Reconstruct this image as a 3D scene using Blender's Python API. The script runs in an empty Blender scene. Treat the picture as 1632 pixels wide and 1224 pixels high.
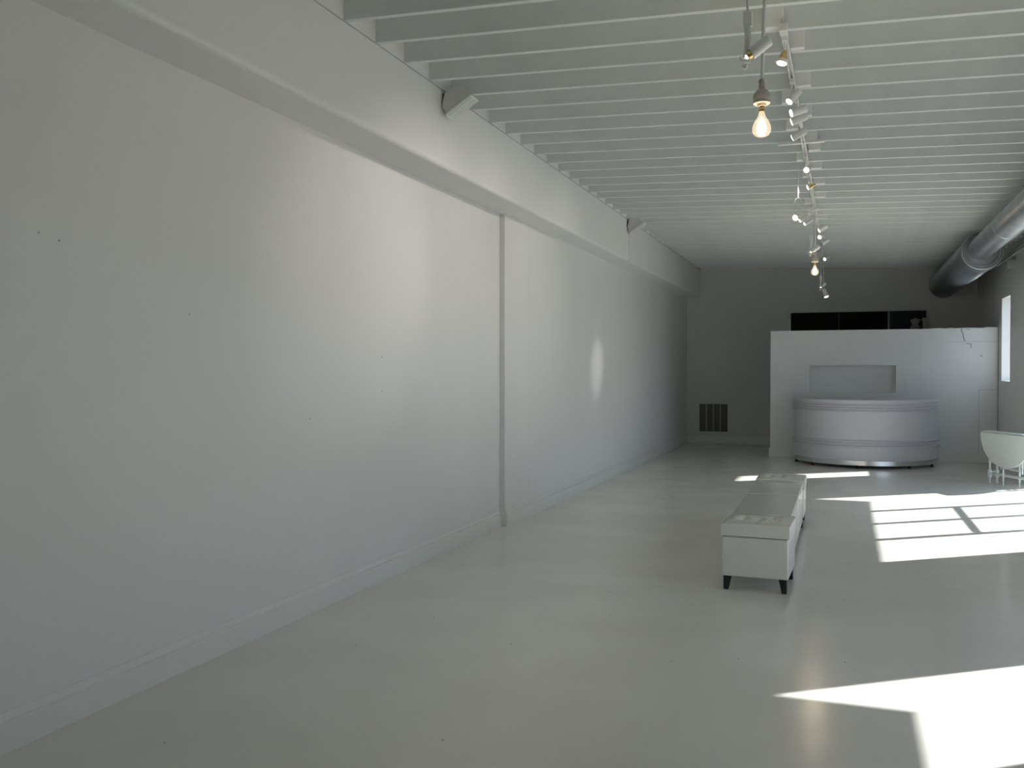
import bpy, bmesh, math, random
from mathutils import Vector, Matrix
random.seed(7)
S = bpy.context.scene
COL = S.collection
PI = math.pi

# ------------------------------------------------------------------ camera
cd = bpy.data.cameras.new('camera')
cam = bpy.data.objects.new('camera', cd); COL.objects.link(cam)
cd.sensor_width = 36.0; cd.lens = 36.0 * 1450 / 1632
cam.location = (0, 0, 1.6)
cam.rotation_euler = (PI/2 - math.atan2(22, 1450), 0, math.atan2(528, 1450))
cd.clip_end = 300
S.camera = cam

# ------------------------------------------------------------------ light
W = bpy.data.worlds.new('world'); S.world = W; W.use_nodes = True
bg = W.node_tree.nodes['Background']
bg.inputs['Color'].default_value = (0.66, 0.80, 1.0, 1); bg.inputs['Strength'].default_value = 2.6
sd = bpy.data.lights.new('sun', 'SUN'); sun = bpy.data.objects.new('sun', sd); COL.objects.link(sun)
SUNDIR = Vector((1, 0.75, 0.668)).normalized()
sun.rotation_euler = SUNDIR.to_track_quat('Z', 'Y').to_euler(); sun.location = (20, 18, 14)
sd.energy = 18.5; sd.angle = 0.012; sd.color = (1.0, 0.96, 0.92)
S.view_settings.view_transform = 'Standard'; S.view_settings.look = 'None'
S.view_settings.gamma = 1.0; S.view_settings.exposure = 0.07
S.view_settings.use_curve_mapping = False
S.cycles.max_bounces = 14; S.cycles.diffuse_bounces = 9; S.cycles.transparent_max_bounces = 12
S.cycles.sample_clamp_indirect = 6.0
S.cycles.caustics_reflective = False; S.cycles.caustics_refractive = False

# ------------------------------------------------------------------ materials
def mat(name, col, rough=0.5, metal=0.0, spec=0.5, coat=0.0, noise=0.0, nscale=6.0, bump=0.0, bscale=60.0, emit=None, es=0.0, specks=None):
    m = bpy.data.materials.new(name); m.use_nodes = True
    nt = m.node_tree; b = nt.nodes['Principled BSDF']
    b.inputs['Base Color'].default_value = (*col, 1); b.inputs['Roughness'].default_value = rough
    b.inputs['Metallic'].default_value = metal; b.inputs['Specular IOR Level'].default_value = spec
    b.inputs['Coat Weight'].default_value = coat; b.inputs['Coat Roughness'].default_value = 0.12
    tc = nt.nodes.new('ShaderNodeTexCoord')
    if noise:
        n = nt.nodes.new('ShaderNodeTexNoise'); n.inputs['Scale'].default_value = nscale; n.inputs['Detail'].default_value = 6
        r = nt.nodes.new('ShaderNodeValToRGB')
        r.color_ramp.elements[0].position = 0.3; r.color_ramp.elements[1].position = 0.7
        r.color_ramp.elements[0].color = (*[c*(1-noise) for c in col], 1)
        r.color_ramp.elements[1].color = (*[min(1, c*(1+noise)) for c in col], 1)
        nt.links.new(tc.outputs['Object'], n.inputs['Vector']); nt.links.new(n.outputs['Fac'], r.inputs['Fac'])
        nt.links.new(r.outputs['Color'], b.inputs['Base Color'])
    if specks:
        v = nt.nodes.new('ShaderNodeTexVoronoi'); v.inputs['Scale'].default_value = specks
        lt = nt.nodes.new('ShaderNodeMath'); lt.operation = 'LESS_THAN'; lt.inputs[1].default_value = 0.03
        mx = nt.nodes.new('ShaderNodeMixRGB'); mx.inputs[2].default_value = (0.25, 0.24, 0.22, 1)
        nt.links.new(tc.outputs['Object'], v.inputs['Vector']); nt.links.new(v.outputs['Distance'], lt.inputs[0]); nt.links.new(lt.outputs[0], mx.inputs[0])
        nt.links.new(b.inputs['Base Color'].links[0].from_socket, mx.inputs[1]); nt.links.new(mx.outputs[0], b.inputs['Base Color'])
    if bump:
        n2 = nt.nodes.new('ShaderNodeTexNoise'); n2.inputs['Scale'].default_value = bscale; n2.inputs['Detail'].default_value = 4
        bp = nt.nodes.new('ShaderNodeBump'); bp.inputs['Strength'].default_value = bump; bp.inputs['Distance'].default_value = 0.01
        nt.links.new(tc.outputs['Object'], n2.inputs['Vector']); nt.links.new(n2.outputs['Fac'], bp.inputs['Height'])
        nt.links.new(bp.outputs['Normal'], b.inputs['Normal'])
    if emit:
        b.inputs['Emission Color'].default_value = (*emit, 1); b.inputs['Emission Strength'].default_value = es
    return m

def glass_mat(name, tint=(0.95, 0.98, 0.98), glow=0.0):
    m = bpy.data.materials.new(name); m.use_nodes = True; nt = m.node_tree; nt.nodes.clear()
    o = nt.nodes.new('ShaderNodeOutputMaterial'); mx = nt.nodes.new('ShaderNodeMixShader')
    t = nt.nodes.new('ShaderNodeBsdfTransparent'); g = nt.nodes.new('ShaderNodeBsdfGlossy'); f = nt.nodes.new('ShaderNodeLayerWeight')
    t.inputs['Color'].default_value = (*tint, 1); g.inputs['Roughness'].default_value = 0.02
    p = nt.nodes.new('ShaderNodeMath'); p.operation = 'POWER'; p.inputs[1].default_value = 5
    q = nt.nodes.new('ShaderNodeMath'); q.operation = 'MULTIPLY_ADD'; q.inputs[1].default_value = 0.9; q.inputs[2].default_value = 0.04
    nt.links.new(f.outputs['Facing'], p.inputs[0]); nt.links.new(p.outputs[0], q.inputs[0]); nt.links.new(q.outputs[0], mx.inputs[0])
    nt.links.new(t.outputs[0], mx.inputs[1]); nt.links.new(g.outputs[0], mx.inputs[2])
    if glow:
        e = nt.nodes.new('ShaderNodeEmission'); e.inputs['Color'].default_value = (1.0, .80, .55, 1); e.inputs['Strength'].default_value = glow
        ad = nt.nodes.new('ShaderNodeAddShader'); nt.links.new(mx.outputs[0], ad.inputs[0]); nt.links.new(e.outputs[0], ad.inputs[1]); nt.links.new(ad.outputs[0], o.inputs[0])
    else: nt.links.new(mx.outputs[0], o.inputs[0])
    return m

def floor_mat():
    m = mat('glossy_white_floor_paint', (0.74, 0.735, 0.72), rough=0.2, spec=0.55, bump=0.06, bscale=9)
    nt = m.node_tree; b = nt.nodes['Principled BSDF']; L = nt.links
    tc = nt.nodes.new('ShaderNodeTexCoord')
    n = nt.nodes.new('ShaderNodeTexNoise'); n.inputs['Scale'].default_value = 1.3; n.inputs['Detail'].default_value = 8
    r = nt.nodes.new('ShaderNodeValToRGB')
    r.color_ramp.elements[0].position = 0.3; r.color_ramp.elements[0].color = (0.72, 0.70, 0.66, 1)
    r.color_ramp.elements[1].position = 0.7; r.color_ramp.elements[1].color = (0.785, 0.77, 0.735, 1)
    L.new(tc.outputs['Object'], n.inputs['Vector']); L.new(n.outputs['Fac'], r.inputs['Fac'])
    v = nt.nodes.new('ShaderNodeTexVoronoi'); v.voronoi_dimensions = '2D'; v.inputs['Scale'].default_value = 1.0; v.inputs['Randomness'].default_value = 1.0
    L.new(tc.outputs['Object'], v.inputs['Vector'])
    lt = nt.nodes.new('ShaderNodeMath'); lt.operation = 'LESS_THAN'; lt.inputs[1].default_value = 0.006
    L.new(v.outputs['Distance'], lt.inputs[0])
    mx = nt.nodes.new('ShaderNodeMixRGB'); mx.inputs[2].default_value = (0.30, 0.29, 0.26, 1)
    L.new(lt.outputs[0], mx.inputs[0]); L.new(r.outputs['Color'], mx.inputs[1]); L.new(mx.outputs[0], b.inputs['Base Color'])
    n3 = nt.nodes.new('ShaderNodeTexNoise'); n3.inputs['Scale'].default_value = 2.2; n3.inputs['Detail'].default_value = 5
    mr = nt.nodes.new('ShaderNodeMapRange'); mr.inputs['To Min'].default_value = 0.13; mr.inputs['To Max'].default_value = 0.27
    L.new(tc.outputs['Object'], n3.inputs['Vector']); L.new(n3.outputs['Fac'], mr.inputs['Value']); L.new(mr.outputs[0], b.inputs['Roughness'])
    return m

M = dict(
    wall=mat('matte_white_wall_paint', (0.765, 0.76, 0.75), rough=0.5, noise=0.015, nscale=1.5, bump=0.03, bscale=90),
    back=mat('grey_back_wall_paint', (0.68, 0.675, 0.66), rough=0.6, noise=0.02, nscale=2, bump=0.03),  # base colour set a little darker than the other walls
    part=mat('white_masonry_paint', (0.74, 0.75, 0.76), rough=0.4, noise=0.03, nscale=3, bump=0.12, bscale=25),
    joist=mat('white_painted_timber', (0.69, 0.725, 0.715), rough=0.55, specks=3.0, noise=0.04, nscale=3, bump=0.1, bscale=40),
    block=mat('fresh_white_wood_block', (0.86, 0.86, 0.84), rough=0.5, noise=0.02),
    deck=mat('white_painted_deck', (0.72, 0.735, 0.71), rough=0.6, noise=0.03, bump=0.05),
    trim=mat('white_gloss_trim_paint', (0.76, 0.76, 0.74), rough=0.32, noise=0.01, bump=0.02),
    floor=floor_mat(),
    fixture=mat('white_enamel_fixture', (0.78, 0.78, 0.76), rough=0.35, bump=0.02),
    rod=mat('white_conduit_rod', (0.72, 0.72, 0.70), rough=0.4, bump=0.02),
    socket=mat('aged_porcelain_socket', (0.46, 0.42, 0.38), rough=0.35, noise=0.06, nscale=40),
    brass=mat('brass', (0.75, 0.52, 0.22), rough=0.25, metal=1, noise=0.05, nscale=40),
    lamp=mat('lit_lamp_face', (1, 1, 1), rough=0.3, emit=(1.0, 0.92, 0.78), es=6),
    fil=mat('lit_filament', (1, 1, 1), rough=0.3, emit=(1.0, 0.85, 0.62), es=60),
    metal=mat('galvanised_steel', (0.42, 0.44, 0.46), rough=0.38, metal=1, noise=0.12, nscale=4, bump=0.1, bscale=18),
    chrome=mat('brushed_steel_kick_strip', (0.70, 0.70, 0.70), rough=0.22, metal=1, noise=0.03, nscale=14),
    counter=mat('white_lacquered_counter', (0.60, 0.60, 0.635), rough=0.42, coat=0.0, noise=0.01, bump=0.02),
    leather=mat('white_glossy_leather', (0.72, 0.72, 0.68), rough=0.28, coat=0.4, noise=0.02, nscale=9, bump=0.15, bscale=70),
    benchtop=mat('white_glossy_bench_top', (0.72, 0.72, 0.69), rough=0.2, coat=0.25, noise=0.01, bump=0.02, bscale=12),
    dark=mat('dark_stained_wood', (0.012, 0.010, 0.014), rough=0.35, noise=0.2, nscale=20),
    crackl=mat('hairline_crack_mortar', (0.22, 0.23, 0.24), rough=0.9, noise=0.2),
    black=mat('black_shadow_gap', (0.02, 0.02, 0.02), rough=0.7, noise=0.1),
    table=mat('white_painted_table', (0.74, 0.78, 0.77), rough=0.4, noise=0.02, nscale=8, bump=0.04),
    speaker=mat('off_white_speaker_plastic', (0.62, 0.61, 0.60), rough=0.45, bump=0.02),
    grille=mat('pale_speaker_grille', (0.66, 0.69, 0.66), rough=0.5, bump=0.3, bscale=300),
    vent=mat('dark_vent_louvre', (0.24, 0.24, 0.23), rough=0.6, noise=0.1),
    ventf=mat('grey_vent_frame', (0.42, 0.42, 0.41), rough=0.5, noise=0.03),
    darkglass=mat('black_interior_glass', (0.004, 0.004, 0.006), rough=0.4, spec=0.1, noise=0.1),
    blueglass=mat('blue_black_interior_glass', (0.010, 0.014, 0.024), rough=0.4, spec=0.2, noise=0.1),
    alu=mat('aluminium_shopfront_frame', (0.35, 0.36, 0.37), rough=0.4, metal=0.8, noise=0.04),
    glass=glass_mat('clear_window_glass'),
    bulbglass=glass_mat('clear_bulb_glass', (1.0, 0.97, 0.92), 0.35),
    canopy=mat('grey_canopy_metal', (0.25, 0.25, 0.26), rough=0.6, noise=0.05),
    ground=mat('pale_concrete_pavement', (0.36, 0.35, 0.33), rough=0.85, noise=0.1, nscale=2, bump=0.3),
    crack=mat('open_crack_dark_mortar', (0.07, 0.075, 0.08), rough=0.9, noise=0.2),
    joint=mat('grey_mortar_joint', (0.42, 0.44, 0.46), rough=0.9, noise=0.1),
)

# ------------------------------------------------------------------ helpers
def bxm(bm, lo, hi, mi=None):
    x0, y0, z0 = lo; x1, y1, z1 = hi
    v = [bm.verts.new(p) for p in ((x0,y0,z0),(x1,y0,z0),(x1,y1,z0),(x0,y1,z0),(x0,y0,z1),(x1,y0,z1),(x1,y1,z1),(x0,y1,z1))]
    if mi is not None:
        for q in v: q.co = mi @ q.co
    for f in ((0,3,2,1),(4,5,6,7),(0,1,5,4),(1,2,6,5),(2,3,7,6),(3,0,4,7)): bm.faces.new([v[i] for i in f])
    return v
def box(lo, hi, mi=None):
    bm = bmesh.new(); bxm(bm, lo, hi, mi); return bm
def frame_from(d):
    return Vector(d).normalized().to_track_quat('Z', 'Y').to_matrix().to_4x4()
def tubem(bm, a, b, r0, r1=None, n=16):
    a, b = Vector(a), Vector(b); r1 = r0 if r1 is None else r1
    F = frame_from(b - a); A = []; B = []
    for i in range(n):
        t = 2*PI*i/n; d = F @ Vector((math.cos(t), math.sin(t), 0))
        A.append(bm.verts.new(a + d*r0)); B.append(bm.verts.new(b + d*r1))
    for i in range(n): bm.faces.new((A[i], A[(i+1) % n], B[(i+1) % n], B[i]))
    bm.faces.new(A[::-1]); bm.faces.new(B)
def tube(a, b, r0, r1=None, n=16):
    bm = bmesh.new(); tubem(bm, a, b, r0, r1, n); return bm
def lathem(bm, prof, n=24, T=None):
    """prof: (r,z) list turned round local z"""
    rings = []
    for r, z in prof:
        rg = []
        for i in range(n):
            t = 2*PI*i/n; p = Vector((max(r, 1e-4)*math.cos(t), max(r, 1e-4)*math.sin(t), z))
            rg.append(bm.verts.new(T @ p if T is not None else p))
        rings.append(rg)
    for a, b in zip(rings, rings[1:]):
        for i in range(n): bm.faces.new((a[i], a[(i+1) % n], b[(i+1) % n], b[i]))
    bm.faces.new(rings[0][::-1]); bm.faces.new(rings[-1])
def lathe(prof, n=24, T=None):
    bm = bmesh.new(); lathem(bm, prof, n, T); return bm
def bendtube(bm, pts, rad, n=12):
    """one continuous tube through points, radius per point"""
    pts = [Vector(p) for p in pts]; rings = []; X = None
    for i, p in enumerate(pts):
        d = (pts[min(i+1, len(pts)-1)] - pts[max(i-1, 0)]).normalized(); r = rad[i] if hasattr(rad, '__len__') else rad
        if X is None: X = d.orthogonal().normalized()
        X = (X - d*X.dot(d)).normalized(); Y = d.cross(X)
        rings.append([bm.verts.new(p + X*(r*math.cos(2*PI*k/n)) + Y*(r*math.sin(2*PI*k/n))) for k in range(n)])
    for a, b in zip(rings, rings[1:]):
        for k in range(n): bm.faces.new((a[k], a[(k+1) % n], b[(k+1) % n], b[k]))
    bm.faces.new(rings[0][::-1]); bm.faces.new(rings[-1])
def obj(name, bm, m, parent=None, bevel=0.0, smooth=False, seg=2, loc=None):
    bmesh.ops.recalc_face_normals(bm, faces=bm.faces)
    me = bpy.data.meshes.new(name); bm.to_mesh(me); bm.free()
    me.materials.append(m)
    o = bpy.data.objects.new(name, me); COL.objects.link(o)
    if parent is not None: o.parent = parent
    if loc is not None: o.location = loc
    if bevel:
        md = o.modifiers.new('bevel', 'BEVEL'); md.width = bevel; md.segments = seg; md.limit_method = 'ANGLE'; md.angle_limit = math.radians(40)
        md.harden_normals = False
    if smooth:
        for p in me.polygons: p.use_smooth = True
        try: me.set_sharp_from_angle(angle=math.radians(45))
        except Exception: pass
    return o
def tag(o, label=None, cat=None, group=None, kind=None):
    if label: o['label'] = label
    if cat: o['category'] = cat
    if group: o['group'] = group
    if kind: o['kind'] = kind
    return o
def thing(name, label, cat, loc=(0,0,0), rz=0.0, group=None):
    o = bpy.data.objects.new(name, None); COL.objects.link(o); o.location = loc; o.rotation_euler = (0, 0, rz); o.empty_display_size = 0.1
    return tag(o, label, cat, group)
def struct(name, bm, m, label, cat, parent=None, **k):
    o = obj(name, bm, m, parent, **k)
    return tag(o, label, cat, None, 'structure')
def copy_tree(o, parent=None):
    c = o.copy(); COL.objects.link(c); c.parent = parent
    for ch in list(o.children): copy_tree(ch, c)
    return c

# ------------------------------------------------------------------ the setting
XL, XR, YB, Y0 = -3.3, 2.5, 20.2, -3.0      # left wall, right wall, back wall, wall behind the viewer
XS = -2.95                                   # soffit face
WT = 0.22
def ceil_z(x): return 3.79 - 0.037*(x - XS)  # underside of the joists

struct('floor', box((XL-0.3, Y0-0.2, -0.1), (XR+WT, YB+0.2, 0)), M['floor'], 'glossy white painted floor of the long room', 'floor')
wl = struct('wall_left', box((XL-0.2, Y0, 0), (XL, 8.70, 4.2)), M['wall'], 'long blank white wall on the left, nearer part before the shallow step', 'wall')
for y, z in ((3.03, 2.20), (3.14, 2.18), (6.17, 1.70), (6.17, 1.44), (5.17, 1.28), (4.0, 1.9)):
    obj('nail_hole', tube((XL-0.002, y, z), (XL+0.002, y, z), 0.005, n=8), M['joint'], wl)
struct('wall_left', box((XL-0.2, 8.70, 0), (XL+0.055, YB, 4.2)), M['wall'], 'white left wall beyond the shallow vertical step', 'wall', bevel=0.006)
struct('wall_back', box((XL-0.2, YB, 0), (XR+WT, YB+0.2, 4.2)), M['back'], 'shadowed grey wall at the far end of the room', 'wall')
struct('wall_front', box((XL-0.2, Y0-0.2, 0), (XR+WT, Y0, 4.2)), M['wall'], 'plain white end wall behind the viewer', 'wall')
struct('trim_4', box((XL+0.05, 9.43, 0.17), (XL+0.0562, 9.433, 3.19)), M['deck'], 'hairline vertical panel seam on the left wall beyond the step', 'seam')
# soffit along the left wall
struct('trim_1', box((XL-0.02, Y0, 3.19), (XS, YB, 4.10)), M['wall'], 'boxed white soffit running along the top of the left wall', 'soffit', bevel=0.035, seg=4)
struct('trim_2', box((XS-0.01, Y0, 3.782), (XS+0.006, YB, 3.787)), M['joint'], 'thin grey seam line along the soffit under the joist ends', 'seam')
struct('trim_3', box((XS-0.02, 13.06, 3.19), (XS+0.018, 13.12, 3.78)), M['wall'], 'slim white vertical batten on the soffit below the farther speaker', 'trim', bevel=0.008)

# right wall with the three openings
OPEN = [(3.62, 6.90, 0.0, 2.01), (9.80, 14.165, 0.0, 2.02), (16.38, 17.2, 1.42, 2.80)]
bm = bmesh.new()
ys = [Y0] + [v for o in OPEN for v in o[:2]] + [YB]
for i in range(0, len(ys), 2): bxm(bm, (XR, ys[i], 0), (XR+WT, ys[i+1], 4.2))
for a, b, z0, z1 in OPEN:
    bxm(bm, (XR, a, z1), (XR+WT, b, 4.2))
    if z0 > 0: bxm(bm, (XR, a, 0), (XR+WT, b, z0))
struct('wall_right', bm, M['wall'], 'white wall on the right with the windows', 'wall')

def shopfront(n, ya, yb, mull, label, zh, dep=0.635):
    w = tag(bpy.data.objects.new('window_%d' % n, None), label, 'window', None, 'structure'); COL.objects.link(w)
    w.location = (XR+WT/2, (ya+yb)/2, 0); oy = (ya+yb)/2
    x0, x1 = -0.025, 0.025
    fb = bmesh.new()
    bxm(fb, (x0, ya-oy, zh-0.03), (x1, yb-oy, zh)); bxm(fb, (x0, ya-oy, 0), (x1, yb-oy, 0.06))
    bxm(fb, (x0, ya-oy, 0.06), (x1, ya+0.03-oy, zh-0.03)); bxm(fb, (x0, yb-0.03-oy, 0.06), (x1, yb-oy, zh-0.03))
    obj('window_frame', fb, M['alu'], w)
    for y in mull: obj('mullion', box((x0, y-0.04-oy, 0.06), (x1, y+0.04-oy, zh-0.03)), M['alu'], w)
    hb = mull[1]
    obj('push_bar', box((x0-0.04, mull[0]+0.04-oy, 0.86), (x0-0.002, mull[2]-0.04-oy, 0.90)), M['alu'], w)
    e = [ya+0.03] + [v for y in mull for v in (y-0.04, y+0.04)] + [yb-0.03]
    for i in range(0, len(e), 2): obj('pane', box((-0.004, e[i]-oy, 0.06), (0.004, e[i+1]-oy, zh-0.03)), M['glass'], w)
    c = obj('window_canopy', box((XR+WT+0.001, ya-0.4, zh+0.005), (XR+WT+dep, yb, zh+0.05)), M['canopy'])
    tag(c, 'flat grey canopy above the %s' % label, 'canopy')
shopfront(1, 3.62, 6.90, (4.10, 4.83, 5.55), 'shopfront window nearest the viewer on the right wall', 2.01)
shopfront(2, 9.80, 14.165, (10.94, 11.88, 12.78), 'shopfront window beside the drop-leaf table on the right wall', 2.02)
w3 = tag(bpy.data.objects.new('window_3', None), 'narrow tall bright window high on the right wall', 'window', None, 'structure'); COL.objects.link(w3)
w3.location = (XR+WT-0.03, 16.79, 1.42)
fb = bmesh.new()
for lo, hi in (((-.02,-.41,0),(.02,-.385,1.38)), ((-.02,.385,0),(.02,.41,1.38)), ((-.02,-.385,0),(.02,.385,.025)), ((-.02,-.385,1.355),(.02,.385,1.38))): bxm(fb, lo, hi)
obj('window_frame', fb, M['trim'], w3); obj('pane', box((-.003, -.385, .025), (.003, .385, 1.355)), M['glass'], w3)

# ceiling deck and joists
bm = bmesh.new()
bmv = [(XL-0.2, Y0), (XR+WT, Y0), (XR+WT, YB+0.2), (XL-0.2, YB+0.2)]
lo_ = [bm.verts.new((x, y, ceil_z(x)+0.26)) for x, y in bmv]; hi_ = [bm.verts.new((x, y, ceil_z(x)+0.36)) for x, y in bmv]
bm.faces.new(lo_[::-1]); bm.faces.new(hi_)
for i in range(4): bm.faces.new((lo_[i], lo_[(i+1) % 4], hi_[(i+1) % 4], hi_[i]))
struct('ceiling', bm, M['deck'], 'white painted deck above the ceiling joists', 'ceiling')
bm = bmesh.new()
xa, xb = XS, XR
vv = [(xa, ceil_z(xa)), (xb, ceil_z(xb)), (xb, ceil_z(xb)+0.26), (xa, ceil_z(xa)+0.26)]
f0 = [bm.verts.new((x, 0, z)) for x, z in vv]; f1 = [bm.verts.new((x, 0.042, z)) for x, z in vv]
bm.faces.new(f0[::-1]); bm.faces.new(f1)
for i in range(4): bm.faces.new((f0[i], f0[(i+1) % 4], f1[(i+1) % 4], f1[i]))
j0 = obj('ceiling_joist', bm, M['joist'])
tag(j0, 'white painted ceiling joist, one of the evenly spaced row crossing the whole ceiling', 'joist', 'evenly spaced white ceiling joists')
JY = lambda k: 5.02 + 0.416*k
j0.location.y = JY(0)
for k in list(range(-18, 0)) + list(range(1, 36)):
    c = j0.copy(); COL.objects.link(c); c.location.y = JY(k)

# baseboards
def baseboard(name, a, b, nrm, label, h=0.165):
    a, b, nrm = Vector((*a, 0)), Vector((*b, 0)), Vector((*nrm, 0))
    prof = [(0, 0), (0.022, 0), (0.022, h-0.045), (0.016, h-0.04), (0.020, h-0.03), (0.012, h-0.012), (0.006, h), (0, h)]
    bm = bmesh.new(); A = [bm.verts.new(a + nrm*d + Vector((0, 0, z))) for d, z in prof]; B = [bm.verts.new(b + nrm*d + Vector((0, 0, z))) for d, z in prof]
    n = len(prof)
    for i in range(n): bm.faces.new((A[i], A[(i+1) % n], B[(i+1) % n], B[i]))
    bm.faces.new(A[::-1]); bm.faces.new(B)
    struct(name, bm, M['trim'], label, 'baseboard')
baseboard('baseboard_left', (XL, Y0), (XL, 8.70), (1, 0), 'white moulded baseboard along the nearer left wall')
baseboard('baseboard_left', (XL+0.055, 8.70), (XL+0.055, YB), (1, 0), 'white baseboard along the left wall beyond the step')
baseboard('baseboard_back', (XL+0.077, YB), (XR, YB), (0, -1), 'baseboard under the floor-level vent on the far wall')
baseboard('baseboard_right', (XR, 14.165), (XR, 17.47), (-1, 0), 'baseboard on the right wall behind the drop-leaf table')
baseboard('baseboard_right', (XR, 6.90), (XR, 9.80), (-1, 0), 'baseboard on the right wall between the two shopfront windows')

# half-height partition with niche
PX0, PX1, PY, PT, PZ = -1.27, 2.5, 17.5, 0.22, 2.325
PW = tag(bpy.data.objects.new('wall_partition', None), 'white half-height masonry partition behind the curved counter', 'partition', None, 'structure'); COL.objects.link(PW)
PW.location = (0, PY, 0); PW.rotation_euler = (0, 0, 0)
bm = bmesh.new()
nx0, nx1, nz0, nz1 = -0.58, 0.88, 1.20, 1.69
bxm(bm, (PX0, 0, 0), (nx0, PT, PZ)); bxm(bm, (nx1, 0, 0), (PX1, PT, PZ))
bxm(bm, (nx0, 0, 0), (nx1, PT, nz0)); bxm(bm, (nx0, 0, nz1), (nx1, PT, PZ)); bxm(bm, (nx0, 0.17, nz0), (nx1, PT, nz1))
bmesh.ops.remove_doubles(bm, verts=bm.verts, dist=1e-5)
obj('masonry_wall', bm, M['part'], PW)
bm = bmesh.new()
random.seed(3)
x = 1.45
while x < 2.49:
    w = random.uniform(.05, .16); bxm(bm, (x, 0.005, PZ-0.001), (min(x+w, 2.495), PT-0.01, PZ+random.uniform(.002, .018))); x += w
obj('broken_top_edge', bm, M['part'], PW, bevel=0.004)
def ribbon(pts, w, m, name):
    bm = bmesh.new()
    for (xa_, za_), (xb_, zb_) in zip(pts, pts[1:]):
        d = Vector((xb_-xa_, 0, zb_-za_)); n = Vector((-d.z, 0, d.x)).normalized()*w/2
        q = [Vector((xa_, 0, za_)), Vector((xb_, 0, zb_))]
        for a_, s_ in ((q[0], 1),): pass
        P = [q[0]+n, q[1]+n, q[1]-n, q[0]-n]
        F0 = [bm.verts.new(p + Vector((0, -0.003, 0))) for p in P]; F1 = [bm.verts.new(p + Vector((0, 0.003, 0))) for p in P]
        bm.faces.new(F0); bm.faces.new(F1[::-1])
        for i in range(4): bm.faces.new((F0[i], F0[(i+1) % 4], F1[(i+1) % 4], F1[i]))
    return obj(name, bm, m, PW)
ribbon([(1.92, 2.325), (1.925, 2.27), (1.95, 2.22), (1.955, 2.16), (1.98, 2.10)], 0.012, M['crackl'], 'crack')
ribbon([(2.0, 2.06), (2.07, 2.055), (2.075, 1.98)], 0.010, M['crackl'], 'crack')
ribbon([(1.99, 2.31), (2.06, 2.305)], 0.007, M['crackl'], 'crack')
ribbon([(2.21, 1.86), (2.24, 1.84), (2.25, 1.84)], 0.012, M['crackl'], 'crack')
ribbon([(1.7, 2.09), (2.49, 2.09)], 0.005, M['joint'], 'mortar_joint')
ribbon([(2.2, 1.26), (2.49, 1.26)], 0.006, M['joint'], 'mortar_joint')
ribbon([(2.2, 1.26), (2.2, 0.17)], 0.006, M['joint'], 'mortar_joint')
ribbon([(2.49, 2.32), (2.49, 0.17)], 0.008, M['crackl'], 'mortar_joint')
bm = bmesh.new(); bxm(bm, (PX0-0.022, -0.022, 0), (PX1, 0.0, 0.15)); bxm(bm, (PX0-0.022, 0, 0), (PX0, PT, 0.15))
bxm(bm, (PX0-0.012, -0.012, 0.15), (PX1, 0.0, 0.17)); bxm(bm, (PX0-0.012, 0, 0.15), (PX0, PT, 0.17))
obj('partition_baseboard', bm, M['trim'], PW, bevel=0.004)

# dark window strip on the far wall, above the partition
w4 = tag(bpy.data.objects.new('window_4', None), 'long black interior window on the far wall above the partition', 'window', None, 'structure'); COL.objects.link(w4)
w4.location = (0, YB, 0)
zt, zb = 2.81, 2.0
obj('pane', box((-1.05, -.03, zb), (-0.10, 0, zt)), M['darkglass'], w4)
obj('pane', box((-0.085, -.03, zb), (0.85, 0, zt)), M['darkglass'], w4)
tag(obj('pane', box((0.885, -.03, zb), (1.57, 0, zt)), M['blueglass'], w4), 'bluish right-hand pane')
obj('mullion', box((-0.10, -.031, zb), (-0.085, 0, zt)), M['crack'], w4)
obj('mullion', box((0.85, -.045, zb), (0.885, 0, zt)), M['vent'], w4)
obj('window_frame', box((-1.08, -.05, zb), (-1.05, 0, 2.68)), M['trim'], w4)
lb = bmesh.new(); bxm(lb, (1.50, -.10, zb), (1.57, -.031, 2.66)); lathem(lb, [(0.0, 0), (.09, .02), (.10, .06), (.05, .10), (.085, .15), (.09, .20), (.0, .24)], 16, Matrix.Translation((1.36, -.14, 2.42)))
tubem(lb, (1.40, -.1, 2.62), (1.50, -.06, 2.62), .012)
obj('window_latch', lb, M['ventf'], w4, smooth=True)  # pale upright and rounded form at the right pane's edge, not identified

# floor-level return vent on the far wall
v = thing('wall_vent', 'square grey return air vent low on the dark far wall', 'vent', (-2.665, YB-0.001, 0.56))
fb = bmesh.new()
for lo, hi in (((-.32,-.015,-.325),(.32,0,-.30)), ((-.32,-.015,.30),(.32,0,.325)), ((-.32,-.015,-.30),(-.30,0,.30)), ((.30,-.015,-.30),(.32,0,.30))): bxm(fb, lo, hi)
obj('vent_frame', fb, M['back'], v, bevel=.003)
for i in range(3): obj('divider', box((-.156+i*.15-.006, -.02, -.30), (-.144+i*.15+.006, -.001, .30)), M['ventf'], v)
obj('backing', box((-.30, -.004, -.30), (.30, 0, .30)), M['black'], v)
for i in range(4):
    lb = bmesh.new()
    for k in range(9):
        x = -.290+i*.15 + k*.0145
        bxm(lb, (x, -.012, -.295), (x+.007, -.005, .295))
    obj('louvre_panel', lb, M['vent'], v)

# ground outside
g = obj('pavement', box((XR+WT, -15, -0.14), (40, 45, -0.04)), M['ground']); tag(g, 'pale concrete pavement outside the right wall windows', 'ground', None, 'structure')

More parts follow.
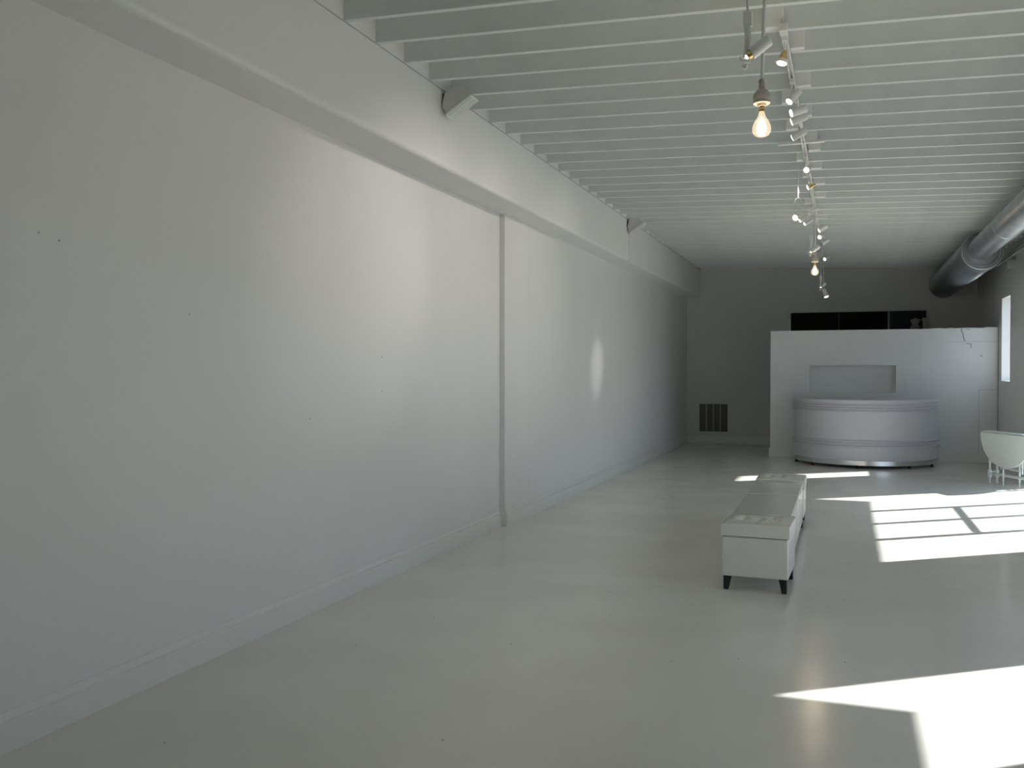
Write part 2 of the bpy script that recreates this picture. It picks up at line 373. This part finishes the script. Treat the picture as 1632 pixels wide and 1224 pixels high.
# ------------------------------------------------------------------ duct and conduits
DX, DZ, DR = 1.885, 3.325, 0.272
d = thing('ventilation_duct', 'large round galvanised duct running under the ceiling along the right wall', 'duct', (DX, 15.0, DZ))
def ductpiece(y0, y1, r, step=0.05):
    prof = []; y = y0
    while y < y1-1e-6:
        prof += [(r, y), (r+0.004, y+step*0.15), (r, y+step*0.3)]; y += step
    prof.append((r, y1)); bm = bmesh.new(); T = Matrix.Rotation(-PI/2, 4, 'X')
    lathem(bm, prof, 56, T); return bm
obj('duct_pipe', ductpiece(-0.2, 5.18, DR), M['metal'], d, smooth=True)
T = Matrix.Rotation(-PI/2, 4, 'X')
r2 = .165; TN = Matrix.Translation((-.02, 0, .035))
near = ductpiece(-15, -0.2, r2, 0.04); bmesh.ops.transform(near, matrix=TN, verts=near.verts)
tag(obj('duct_pipe', near, M['metal'], d, smooth=True), 'narrower ribbed nearer length of duct')
obj('flange', lathe([(r2-.02, -.26), (.205, -.262), (.21, -.275), (.222, -.275), (.228, -.262), (.25, -.262), (.258, -.275), (DR+.004, -.27), (DR+.014, -.25), (DR+.014, -.10), (DR+.002, -.09), (DR-.02, -.09)], 56, T), M['metal'], d, smooth=True)
for y in (-2.6, -5.6, -8.6): obj('seam_ring', lathe([(r2, y), (r2+.014, y+.01), (r2+.014, y+.03), (r2, y+.04)], 56, TN @ T), M['metal'], d, smooth=True)
for n_, (x, z, r, lab) in enumerate(((2.44, 3.50, .014, 'upper of three thin white conduits beside the duct on the right wall'), (2.44, 3.43, .016, 'middle of three thin white conduits beside the duct on the right wall'), (2.40, 3.345, .02, 'thick lowest conduit beside the duct on the right wall'))):
    c = obj('conduit', tube((x, Y0, z), (x, 15.3+.9*n_, z), r, n=12), M['ventf'], smooth=True); tag(c, lab, 'conduit', 'conduits beside the duct')
b = obj('conduit_bracket', box((2.34, 13.7, 3.30), (2.5, 13.75, 3.325)), M['metal']); tag(b, 'small metal bracket under the conduits on the right wall', 'bracket')
b = obj('junction_box', box((2.37, 15.9, 3.18), (2.5, 16.0, 3.30)), M['ventf'], bevel=.004); tag(b, 'small grey junction box on the right wall below the duct', 'electrical box')

# ------------------------------------------------------------------ wood blocks along the track
blocks = [(2,-.457,-.37,0),(3,-.35,-.263,0),(5,-.344,-.25,0),(6,-.45,-.387,0),(7,-.363,-.27,0),(8,-.465,-.38,0),(9,-.32,-.25,0),(10,-.306,-.232,0),
          (11,-.436,-.40,0),(12,-.33,-.237,0),(13,-.41,-.36,0),(14,-.31,-.22,0),(16,-.32,-.23,0),(17,-.455,-.37,0),(19,-.445,-.38,0),(20,-.32,-.244,0)]
wb = None
for k, x0, x1, _ in blocks:
    zc = ceil_z((x0+x1)/2)
    o = obj('blocking_board', box((x0-.015, -0.06, 0.004), (x1+.015, -0.001, 0.19)), M['block'], loc=(0, JY(k), zc-0.004), bevel=.002)
    tag(o, 'short white block screwed to a joist face beside the track', 'wood block', 'short white blocks on the joists along the track')
o = obj('mounting_board', box((-.573, -0.05, 0), (-.173, 0, 0.025)), M['fixture'], loc=(0, JY(9)+.0, ceil_z(-.37)-0.027)); tag(o, 'long thin white board crossing the light track under a joist', 'mounting board')

# ------------------------------------------------------------------ light track
TX = -0.352; TZ = ceil_z(TX)
tr = thing('light_track', 'long white lighting track fixed under the joists down the room', 'light track', (TX, 12.0, TZ-0.001))
def tracksec(y0, y1):
    bm = bmesh.new(); bxm(bm, (-.018, y0, -.032), (-.008, y1, 0)); bxm(bm, (.008, y0, -.032), (.018, y1, 0)); bxm(bm, (-.018, y0, -.008), (.018, y1, 0)); return bm
for a_, b_ in ((-6.15, -4.0), (-3.98, -1.5), (-1.48, 1.0), (1.02, 6.4)): obj('track_rail', tracksec(a_, b_), M['fixture'], tr)
for y in (-6.15, -3.99, -1.49, 1.01): obj('connector', box((-.022, y-.06, -.036), (.022, y+.06, -.0325)), M['fixture'], tr)
obj('connector', box((-.024, -6.25, -.04), (.024, -6.15, 0)), M['fixture'], tr)

def head(label, disc, aim, L=0.12, R=0.03, energy=0.0, spot=60, lit=True, brass=False, blend=0.8, y_off=0.0):
    """track spotlight: adapter on the track, stem, yoke, cylinder head whose lamp face sits at disc and looks along aim"""
    disc = Vector(disc); aim = Vector(aim).normalized(); back = disc - aim*L
    piv = disc - aim*L*0.55
    by = piv.y; base = Vector((TX, by, TZ-0.033))
    t = thing('track_spotlight', label, 'spotlight', tuple(base), 0, 'spotlights on the ceiling track')
    o = base
    obj('adapter', box((-.016, -.035, -.028), (.016, .035, 0.0)), M['fixture'], t, bevel=.003)
    st = bmesh.new(); side = aim.cross(Vector((0, 0, 1))).normalized() if abs(aim.z) < .98 else Vector((1, 0, 0))
    elbow = piv - o + side*(R+.008)
    bendtube(st, [(0, 0, -.028), (0, 0, -.028 + (elbow.z+.028)*0.5), elbow + Vector((0, 0, .015)), elbow], .006, 8)
    obj('stem', st, M['fixture'], t, smooth=True)
    obj('knuckle', tube(elbow - side*.012, elbow + side*.006, .011, n=12), M['fixture'], t, smooth=True)
    T = Matrix.Translation(back - o) @ frame_from(aim)
    if brass:
        obj('lamp_back', lathe([(.006, -.0), (.012, .012), (.016, .03), (R*.75, .05), (R*.98, .066), (R, .07)], 20, T), M['brass'], t, smooth=True)
        obj('rim', lathe([(R, .068), (R+.004, .07), (R+.004, .085), (R, .087)], 20, T), M['fixture'], t, smooth=True)
        fz = .088
    else:
        obj('lamp_housing', lathe([(R*.55, 0), (R*.95, .004), (R, .012), (R, L-.004), (R*.96, L)], 24, T), M['fixture'], t, smooth=True)
        fz = L
    obj('lamp_face', lathe([(R*.9, fz-.001), (R*.88, fz+.003), (R*.5, fz+.006)], 20, T), M['lamp'] if lit else M['ventf'], t, smooth=True)
    if energy:
        ld = bpy.data.lights.new('spot_beam', 'SPOT'); lo = bpy.data.objects.new('spot_beam', ld); COL.objects.link(lo); lo.parent = t
        ld.energy = energy; ld.spot_size = math.radians(spot); ld.spot_blend = blend; ld.color = (1.0, .95, .88); ld.shadow_soft_size = .04
        lo.location = (back - o) + aim*(L+.02 if not brass else .11); lo.rotation_euler = aim.to_track_quat('-Z', 'Y').to_euler()
    return t
LW = lambda d, t: tuple(Vector(t) - Vector(d))
H = [
 ('spotlight nearest the viewer on the track, brass lamp back and white rim', (-.37, 5.90, 3.50), (-1.0, 5.5, 1.0), dict(brass=True, L=.09, R=.033)),
 ('spotlight hanging down-facing just beyond the near hanging bulb', (-.37, 6.75, 3.50), (-2.3, 5.3, 1.0), dict(R=.027)),
 ('upper of the two close spotlights below the down-facing one on the track', (-.37, 7.02, 3.49), (-3.3, 6.0, 2.45), dict()),
 ('lower of the two close spotlights below the down-facing one on the track', (-.38, 7.27, 3.49), (-3.3, 7.2, 2.45), dict()),
 ('spotlight seen edge-on just before the long thin mounting board', (-.40, 7.80, 3.50), (-3.3, 8.4, 2.3), dict()),
 ('spotlight just beyond the mounting board, bright face turned to the right', (-.34, 9.10, 3.50), (-1.5, 5.0, 1.6), dict(R=.028)),
 ('brassy spotlight between the mounting board and the paired hanging spots', (-.36, 9.98, 3.50), (-3.3, 9.7, 2.4), dict(brass=True, L=.09)),
 ('first of three clustered small spotlights far down the track', (-.32, 13.1, 3.50), (-3.245, 12.4, 1.65), dict()),
 ('lit middle one of three clustered spotlights far down the track', (-.33, 13.75, 3.50), (-2.6, 9.0, 1.3), dict()),
 ('last of three clustered small spotlights far down the track', (-.31, 14.5, 3.50), (-3.3, 14, 1.5), dict(lit=False)),
 ('farthest lit spotlight fixed straight on the track', (-.31, 16.5, 3.50), (-3.0, 13.0, 1.4), dict()),
]
EN = {2: (88, 48), 3: (55, 60), 4: (42, 70), 6: (48, 60), 7: (130, 14)}     # watts, cone degrees
for i, (lab, dd, tgt, kw) in enumerate(H):
    head(lab, dd, LW(dd, tgt), energy=EN.get(i, (0, 60))[0], spot=EN.get(i, (0, 60))[1], blend=1.0, **kw)

def pendant_spot(label, x, y, z, rz=0.0, drop=0.034):
    t = thing('hanging_spotlight', label, 'spotlight', (x, y, z), rz, 'spotlights hung on rods from the track')
    zt_ = TZ - drop - z
    obj('rod', tube((0, 0, .195), (0, 0, zt_), .006, n=10), M['rod'], t, smooth=True)
    obj('ceiling_cup', lathe([(.022, zt_-.02), (.024, zt_-.005), (.022, zt_)], 16), M['fixture'], t, smooth=True)
    obj('holder', box((-.021, -.014, .13), (.021, .014, .20)), M['fixture'], t, bevel=.004)
    ab = bmesh.new(); bendtube(ab, [(0, 0, .13), (.001, 0, .08), (-.004, 0, .03), (-.014, 0, -.01)], [.017, .015, .012, .009], 12)
    obj('arm', ab, M['fixture'], t, smooth=True)
    kb = bmesh.new(); tubem(kb, (-.030, 0, -.018), (.012, 0, -.026), .011, n=12); tubem(kb, (-.022, 0, -.012), (-.034, 0, -.006), .008, n=10)
    obj('knuckle', kb, M['fixture'], t, smooth=True)
    a = Vector((-.80, -.12, -.60)).normalized(); c0 = Vector((.098, .01, .065))
    T = Matrix.Translation(c0) @ frame_from(a)
    obj('lamp_housing', lathe([(.018, 0), (.027, .004), (.028, .01), (.028, .10), (.026, .102)], 24, T), M['fixture'], t, smooth=True)
    obj('lamp_back', lathe([(.018, .100), (.020, .115), (.014, .125)], 16, T), M['brass'], t, smooth=True)
    obj('lamp_face', lathe([(.013, .1245), (.011, .128), (.006, .13)], 16, T), M['lamp'], t, smooth=True)
    kb = box((-.011, -.008, -.058), (.013, .008, -.034), Matrix.Rotation(.5, 4, 'Y') @ Matrix.Translation((.012, 0, -.004)))
    obj('locking_tab', kb, M['fixture'], t, bevel=.003)
    return t
pendant_spot('white spotlight hung on a thin rod left of the near bulb', -.425, 4.36, 3.06, 0, .0)
pendant_spot('white spotlight hung on a rod just above the farther bulb', -.39, 12.1, 3.10)
pendant_spot('farthest white spotlight on a rod, left of the down-pointing lamp', -.39, 17.3, 3.10, .6)

# pair hung on one long rod
t = thing('hanging_spotlight_pair', 'pair of small spotlights under an oval loop on a long rod', 'spotlight', (-.455, 10.0, 3.16))
obj('rod', tube((0, 0, .24), (0, -.0, TZ-.002-3.16), .006, n=10), M['rod'], t, smooth=True)
lb = bmesh.new(); bendtube(lb, [(.04*math.sin(2*PI*i/20), 0, .16+.085*math.cos(2*PI*i/20)) for i in range(21)], .006, 8); obj('oval_loop', lb, M['rod'], t, smooth=True)
a = Vector((-.45, -.82, -.35)).normalized()
for c0, lit, aa, R in ((Vector((.02, .07, .07)), True, a, .034), (Vector((.10, .02, .06)), False, Vector((-.75, -.3, -.55)).normalized(), .02), (Vector((.15, .03, .02)), False, Vector((-.78, -.3, -.5)).normalized(), .02)):
    T = Matrix.Translation(c0) @ frame_from(aa)
    hs = obj('lamp_housing', lathe([(R*.6, 0), (R, .01), (R, .10), (R*.95, .104)], 20, T), M['fixture'], t, smooth=True)
    obj('lamp_face', lathe([(R*.88, .1035), (R*.8, .107), (R*.4, .109)], 20, T), M['lamp'], hs, smooth=True)

# lamp on a very long thin rod at the far end
t = thing('rod_spotlight', 'brass-rimmed lamp pointing down at the end of the longest rod', 'spotlight', (-.30, 16.8, 2.90))
obj('rod', tube((-.03, 0, .12), (-.04, 0, TZ-.034-2.90), .005, n=8), M['rod'], t, smooth=True)
a = Vector((.3, -.25, -.9)).normalized(); T = Matrix.Translation((-.03, .02, .12)) @ frame_from(a)
obj('lamp_housing', lathe([(.02, 0), (.035, .01), (.038, .12), (.045, .14)], 20, T), M['fixture'], t, smooth=True)
obj('lamp_rim', lathe([(.045, .138), (.047, .15), (.042, .155)], 20, T), M['brass'], t, smooth=True)
obj('lamp_face', lathe([(.040, .154), (.035, .158), (.02, .16)], 20, T), M['lamp'], t, smooth=True)

# bare bulbs
def pendant_bulb(label, x, y, z, dx, dy, energy, drop=0.0):
    """x,y,z = centre of the globe; the rod leans to (x+dx, y+dy) at the track"""
    t = thing('pendant_bulb', label, 'light bulb', (x, y, z), 0, 'bare bulbs hung down the room')
    top = Vector((dx, dy, TZ-drop-z)); s0 = Vector((0, 0, .245)); 
    obj('rod', tube(s0, top, .0095, n=12), M['rod'], t, smooth=True)
    obj('ceiling_cup', lathe([(.05, -.018), (.052, -.004), (.045, 0)], 20, Matrix.Translation(top)), M['fixture'], t, smooth=True)
    obj('clamp', box((-.02, -.008, .236), (.02, .008, .246)), M['rod'], t, bevel=.002)
    so = obj('socket', lathe([(.014, .246), (.016, .236), (.013, .226), (.016, .222), (.016, .200), (.030, .190), (.040, .176), (.0445, .160), (.0445, .142), (.0425, .139), (.0445, .136), (.0445, .124), (.040, .120), (.024, .122), (.022, .110), (.014, .108)], 32), M['socket'], t, smooth=True)
    obj('bulb_cap', lathe([(.014, .112), (.0145, .100), (.013, .098), (.0145, .094), (.013, .090), (.0135, .080)], 24), M['brass'], t, smooth=True)
    obj('bulb_glass', lathe([(.0134, .082), (.015, .070), (.022, .052), (.036, .030), (.045, .010), (.048, -.008), (.046, -.024), (.036, -.040), (.020, -.048), (.004, -.050)], 32), M['bulbglass'], t, smooth=True)
    obj('filament', lathe([(.003, .045), (.009, .032), (.018, .018), (.025, -.002), (.022, -.018), (.008, -.030)], 16), M['fil'], t, smooth=True)
    ld = bpy.data.lights.new('bulb_glow', 'POINT'); lo = bpy.data.objects.new('bulb_glow', ld); COL.objects.link(lo); lo.parent = t
    ld.energy = energy; ld.color = (1.0, .78, .52); ld.shadow_soft_size = .07; lo.location = (0, 0, -.12)
pendant_bulb('large bare lit bulb on a rod nearest the viewer', -.405, 4.90, 2.86, .02, -.02, 6)
pendant_bulb('smaller-looking lit bare bulb far down the room', -.348, 12.25, 2.86, .0, .0, 5, .038)

# ------------------------------------------------------------------ speakers on the soffit
def speaker(label, y):
    t = thing('wall_speaker', label, 'speaker', (XS, y, 3.70), 0, 'speakers on the soffit')
    # body: wedge, section in the x-z plane, long side along y
    a = Vector((.54, 0, -.84)).normalized(); u = Vector((.84, 0, .54)).normalized(); c0 = Vector((.035, 0, .055))
    D = .14
    sec = [c0 - u*.01, c0 + u*.11, c0 + u*.15 + a*.06, c0 + u*.155 + a*D, c0 - u*.08 + a*D, c0 - u*.08 + a*.07]
    def prism(pts, y0, y1):
        bm = bmesh.new(); A = [bm.verts.new(p + Vector((0, y0, 0))) for p in pts]; B = [bm.verts.new(p + Vector((0, y1, 0))) for p in pts]; n = len(pts)
        bm.faces.new(A[::-1]); bm.faces.new(B)
        for i in range(n): bm.faces.new((A[i], A[(i+1) % n], B[(i+1) % n], B[i]))
        return bm
    obj('speaker_body', prism(sec, -.06, .07), M['speaker'], t, bevel=.006)
    q = lambda d0, d1, e: [c0 - u*(.085+e) + a*d0, c0 + u*(.16+e) + a*d0, c0 + u*(.16+e) + a*d1, c0 - u*(.085+e) + a*d1]
    obj('front_lip', prism(q(D+.001, D+.022, .006), -.07, .08), M['fixture'], t, bevel=.004)
    gr = obj('grille', prism(q(D+.0225, D+.027, -.01), -.055, .065), M['grille'], t, bevel=.002)
    obj('status_light', tube(c0 - u*.05 + a*(D+.027) + Vector((0, -.02, 0)), c0 - u*.05 + a*(D+.030) + Vector((0, -.02, 0)), .006, n=12), M['fixture'], gr)
    bb = bmesh.new(); bxm(bb, (.001, -.03, -.05), (.012, .03, .06)); tubem(bb, (.01, 0, .02), (.05, 0, .02), .012, n=10)
    obj('mounting_bracket', bb, M['black'], t)
speaker('white wall speaker tilted down from the soffit, nearer one', 6.55)
speaker('white wall speaker tilted down from the soffit, farther one', 13.0)

# ------------------------------------------------------------------ curved counter
ct = thing('reception_counter', 'curved white reception counter with ribbed bands and steel base', 'counter', (.345, 17.0, 0), math.radians(-2))
CA, CB = 1.185, 1.24
def plan(off, n=72):
    """outline: flat back, elliptical front (towards -y)"""
    P = []
    for i in range(n+1):
        t = PI + PI*i/n; e = 1.0
        cx, sy = math.cos(t), math.sin(t)
        P.append(((CA+off)*math.copysign(abs(cx)**e, cx), (CB+off)*math.copysign(abs(sy)**e, sy)))
    P = [(-(CA+off), .10)] + P + [((CA+off), .10)]
    return P
def extr(off, z0, z1, inset0=0, inset1=0, back=True):
    bm = bmesh.new(); A = [bm.verts.new((x, y, z0)) for x, y in plan(off+inset0)]; B = [bm.verts.new((x, y, z1)) for x, y in plan(off+inset1)]
    n = len(A); bm.faces.new(A[::-1]); bm.faces.new(B)
    for i in range(n): bm.faces.new((A[i], A[(i+1) % n], B[(i+1) % n], B[i]))
    return bm
obj('counter_body', extr(-.012, .125, 1.06), M['counter'], ct, smooth=True)
obj('countertop', extr(.008, 1.0601, 1.12), M['counter'], ct, bevel=.012, smooth=True)
for z in (1.020, .975, .930, .445, .400, .355):
    def rib(z):
        bm = bmesh.new(); prof = [(-.013, -.015), (.004, -.013), (.013, -.006), (.013, .006), (.004, .013), (-.013, .015)]
        R_ = [[bm.verts.new((x, y, z+dz)) for x, y in plan(o_)] for o_, dz in prof]; n = len(R_[0])
        for a_, b_ in zip(R_, R_[1:]):
            for i in range(n): bm.faces.new((a_[i], a_[(i+1) % n], b_[(i+1) % n], b_[i]))
        bm.faces.new(R_[0][::-1]); bm.faces.new(R_[-1])
        return bm
    obj('ribbed_band', rib(z), M['counter'], ct, smooth=True)
tag(obj('kick_strip', extr(-.008, .052, .1245), M['chrome'], ct, smooth=True), 'brushed steel strip along the base')
for x, y in ((-1.10, -.30), (-.80, -.84), (-.07, -1.19), (.70, -.94), (1.06, -.42), (-1.0, .02), (1.0, .02)):
    lb = lathe([(.028, 0), (.03, .008), (.018, .012), (.022, .0515)], 14, Matrix.Translation((x, y, 0)))
    obj('foot', lb, M['dark'], ct, smooth=True)

# ------------------------------------------------------------------ ottomans and benches in the middle
def quad_leg(cx, cy, sx, sy, h):
    """square tapered splayed leg"""
    bm = bmesh.new(); t0, t1 = .028, .017; T0 = [bm.verts.new((cx+a*t0, cy+b*t0, h)) for a, b in ((-1,-1),(1,-1),(1,1),(-1,1))]
    ox, oy = sx*.010, sy*.010
    B0 = [bm.verts.new((cx+ox+a*t1, cy+oy+b*t1, 0)) for a, b in ((-1,-1),(1,-1),(1,1),(-1,1))]
    bm.faces.new(T0); bm.faces.new(B0[::-1])
    for i in range(4): bm.faces.new((T0[i], T0[(i+1) % 4], B0[(i+1) % 4], B0[i]))
    return bm
def tufted(w, d, z0, z1, tuft=True, n=40):
    bm = bmesh.new(); g = []
    hw, hd = w/2, d/2
    for j in range(n+1):
        row = []
        for i in range(n+1):
            x = -hw + w*i/n; y = -hd + d*j/n
            ex = min(hw-abs(x), hd-abs(y)); round_ = min(1, max(0, ex)/.03); z = z1 - .012*(1-math.sqrt(1-(1-round_)**2))
            if tuft:
                for bx_, by_ in ((-.11, -.06), (.0, -.06), (.11, -.06), (-.055, .07), (.055, .07)):
                    r2 = (x-bx_)**2/.0012 + (y-by_)**2/.0012; z -= .016*math.exp(-r2)
                z += .013*abs(math.sin(x*PI/.11))*math.exp(-((y)/.16)**4)
            row.append(bm.verts.new((x, y, z)))
        g.append(row)
    for j in range(n):
        for i in range(n): bm.faces.new((g[j][i], g[j][i+1], g[j+1][i+1], g[j+1][i]))
    ring = [g[0][i] for i in range(n)] + [g[j][n] for j in range(n)] + [g[n][i] for i in range(n, 0, -1)] + [g[j][0] for j in range(n, 0, -1)]
    low = [bm.verts.new((v.co.x, v.co.y, z0)) for v in ring]; k = len(ring)
    for i in range(k): bm.faces.new((ring[i], low[i], low[(i+1) % k], ring[(i+1) % k]))
    bm.faces.new(low)
    return bm
def ottoman(label, x, y, rz, w=.48, d=.56, h=.485):
    t = thing('storage_ottoman', label, 'ottoman', (x, y, 0), rz, 'white cube ottomans at the ends of the benches')
    obj('body', box((-w/2+.006, -d/2+.006, .10), (w/2-.006, d/2-.006, h-.095)), M['leather'], t, bevel=.012, seg=3)
    obj('lid_gap', box((-w/2+.014, -d/2+.014, h-.0949), (w/2-.014, d/2-.014, h-.0901)), M['black'], t)
    obj('lid', tufted(w, d, h-.09, h), M['leather'], t, smooth=True)
    for sx in (-1, 1):
        for sy in (-1, 1): obj('leg', quad_leg(sx*(w/2-.045), sy*(d/2-.045), sx, sy, .0995), M['dark'], t)
    return t
def bench(label, x, y0, y1, w=.45, h=.462):
    t = thing('storage_bench', label, 'bench', (x, (y0+y1)/2, 0), 0, 'long white benches between the ottomans'); l = (y1-y0)/2
    obj('body', box((-w/2+.004, -l, .07), (w/2-.004, l, h-.05)), M['leather'], t, bevel=.008)
    obj('bench_top', box((-w/2, -l, h-.0495), (w/2, l, h)), M['benchtop'], t, bevel=.008, seg=3)
    for sx in (-1, 1):
        for sy in (-1, 1): obj('leg', tube((sx*(w/2-.04), sy*(l-.05), 0), (sx*(w/2-.04), sy*(l-.05), .0695), .014, .02, 10), M['dark'], t)
ottoman('nearest white leather cube ottoman with tufted lid and dark tapered legs', -.585, 7.02, math.radians(-2))
bench('long glossy white bench directly behind the nearest ottoman', -.60, 7.36, 8.62)
bench('glossy white bench second in line, between the first bench and far ottoman', -.60, 8.66, 9.60)
ottoman('farthest white cube ottoman at the end of the bench row', -.603, 9.93, math.radians(0))

# ------------------------------------------------------------------ drop-leaf table
dirv = Vector((2.27-1.87, 13.75-14.53, 0)).normalized(); rz = math.atan2(dirv.y, dirv.x)   # local x runs along the hanging leaf's hinge
tb = thing('drop_leaf_table', 'white gateleg table with a hanging half-round leaf near the right wall', 'table', (1.87+dirv.x*.52+.075, 14.53+dirv.y*.52+.04, 0), rz)
def topshape(z0, z1, hw, y0, y1):
    return box((-hw, y0, z0), (hw, y1, z1))
LWD = .52
# local -y faces the viewer
def halfleaf(y, s):
    bm = bmesh.new(); n = 36; out = []
    for i in range(n+1):
        t = PI*i/n; out.append((LWD*math.cos(t), .717 - .465*math.sin(t)**.9))
    F0 = [bm.verts.new((px, y-.009, pz)) for px, pz in out]; F1 = [bm.verts.new((px, y+.009, pz)) for px, pz in out]
    bm.faces.new(F0); bm.faces.new(F1[::-1])
    for i in range(n+1): bm.faces.new((F0[i], F0[(i+1) % (n+1)], F1[(i+1) % (n+1)], F1[i]))
    return bm
obj('tabletop', box((-LWD, -.085, .716), (LWD, .085, .736)), M['table'], tb, bevel=.005)
obj('drop_leaf', halfleaf(-.098, 1), M['table'], tb, bevel=.004)
obj('drop_leaf', halfleaf(.098, -1), M['table'], tb, bevel=.004)
def turned(x, y, z1=.70, s=1.0):
    q = [(.010, 0), (.014, .01), (.011, .035), (.016, .06), (.012, .075), (.021, .085)]
    bm = bmesh.new(); lathem(bm, q, 14, Matrix.Translation((x, y, 0)))
    bxm(bm, (x-.02, y-.02, .085), (x+.02, y+.02, .19))
    lathem(bm, [(.019, .19), (.012, .205), (.018, .225), (.013, .25), (.017, .32), (.021, .40), (.014, .50), (.019, .53), (.012, .55), (.019, .57)], 14, Matrix.Translation((x, y, 0)))
    bxm(bm, (x-.02, y-.02, .57), (x+.02, y+.02, z1)); return bm
for x, y in ((-.38, -.055), (.38, -.055), (-.38, .055), (.38, .055)): obj('leg', turned(x, y, .7155), M['table'], tb, smooth=True)
fb = bmesh.new()
for y in (-.055, .055): bxm(fb, (-.36, y-.010, .62), (.36, y+.010, .7155))
for x in (-.38, .38): bxm(fb, (x-.010, -.035, .62), (x+.010, .035, .7155))
obj('apron', fb, M['table'], tb)
fb = bmesh.new()
for y in (-.055, .055): tubem(fb, (-.362, y, .135), (.362, y, .135), .011, n=10)
obj('stretcher', fb, M['table'], tb, smooth=True)
fb = bmesh.new(); tubem(fb, (-.38, -.035, .16), (-.38, .035, .16), .010, n=10); tubem(fb, (.38, -.035, .16), (.38, .035, .16), .010, n=10)
obj('end_stretcher', fb, M['table'], tb, smooth=True)
def gate(sx, sy):
    bm = bmesh.new(); x0, x1, y = sx*.33, -sx*.06, sy*.079
    lathem(bm, [(.008, 0), (.010, .01), (.008, .04), (.013, .07), (.013, .2), (.009, .25), (.013, .40), (.009, .55), (.012, .69)], 10, Matrix.Translation((x1, y, 0)))
    tubem(bm, (x0, y, .24), (x1, y, .24), .008, n=8); tubem(bm, (x0, y, .60), (x1, y, .60), .008, n=8)
    tubem(bm, (x0, y, .20), (x0, y, .70), .010, n=8); return bm
obj('gate_leg', gate(1, -1), M['table'], tb, smooth=True)
obj('gate_leg', gate(-1, 1), M['table'], tb, smooth=True)
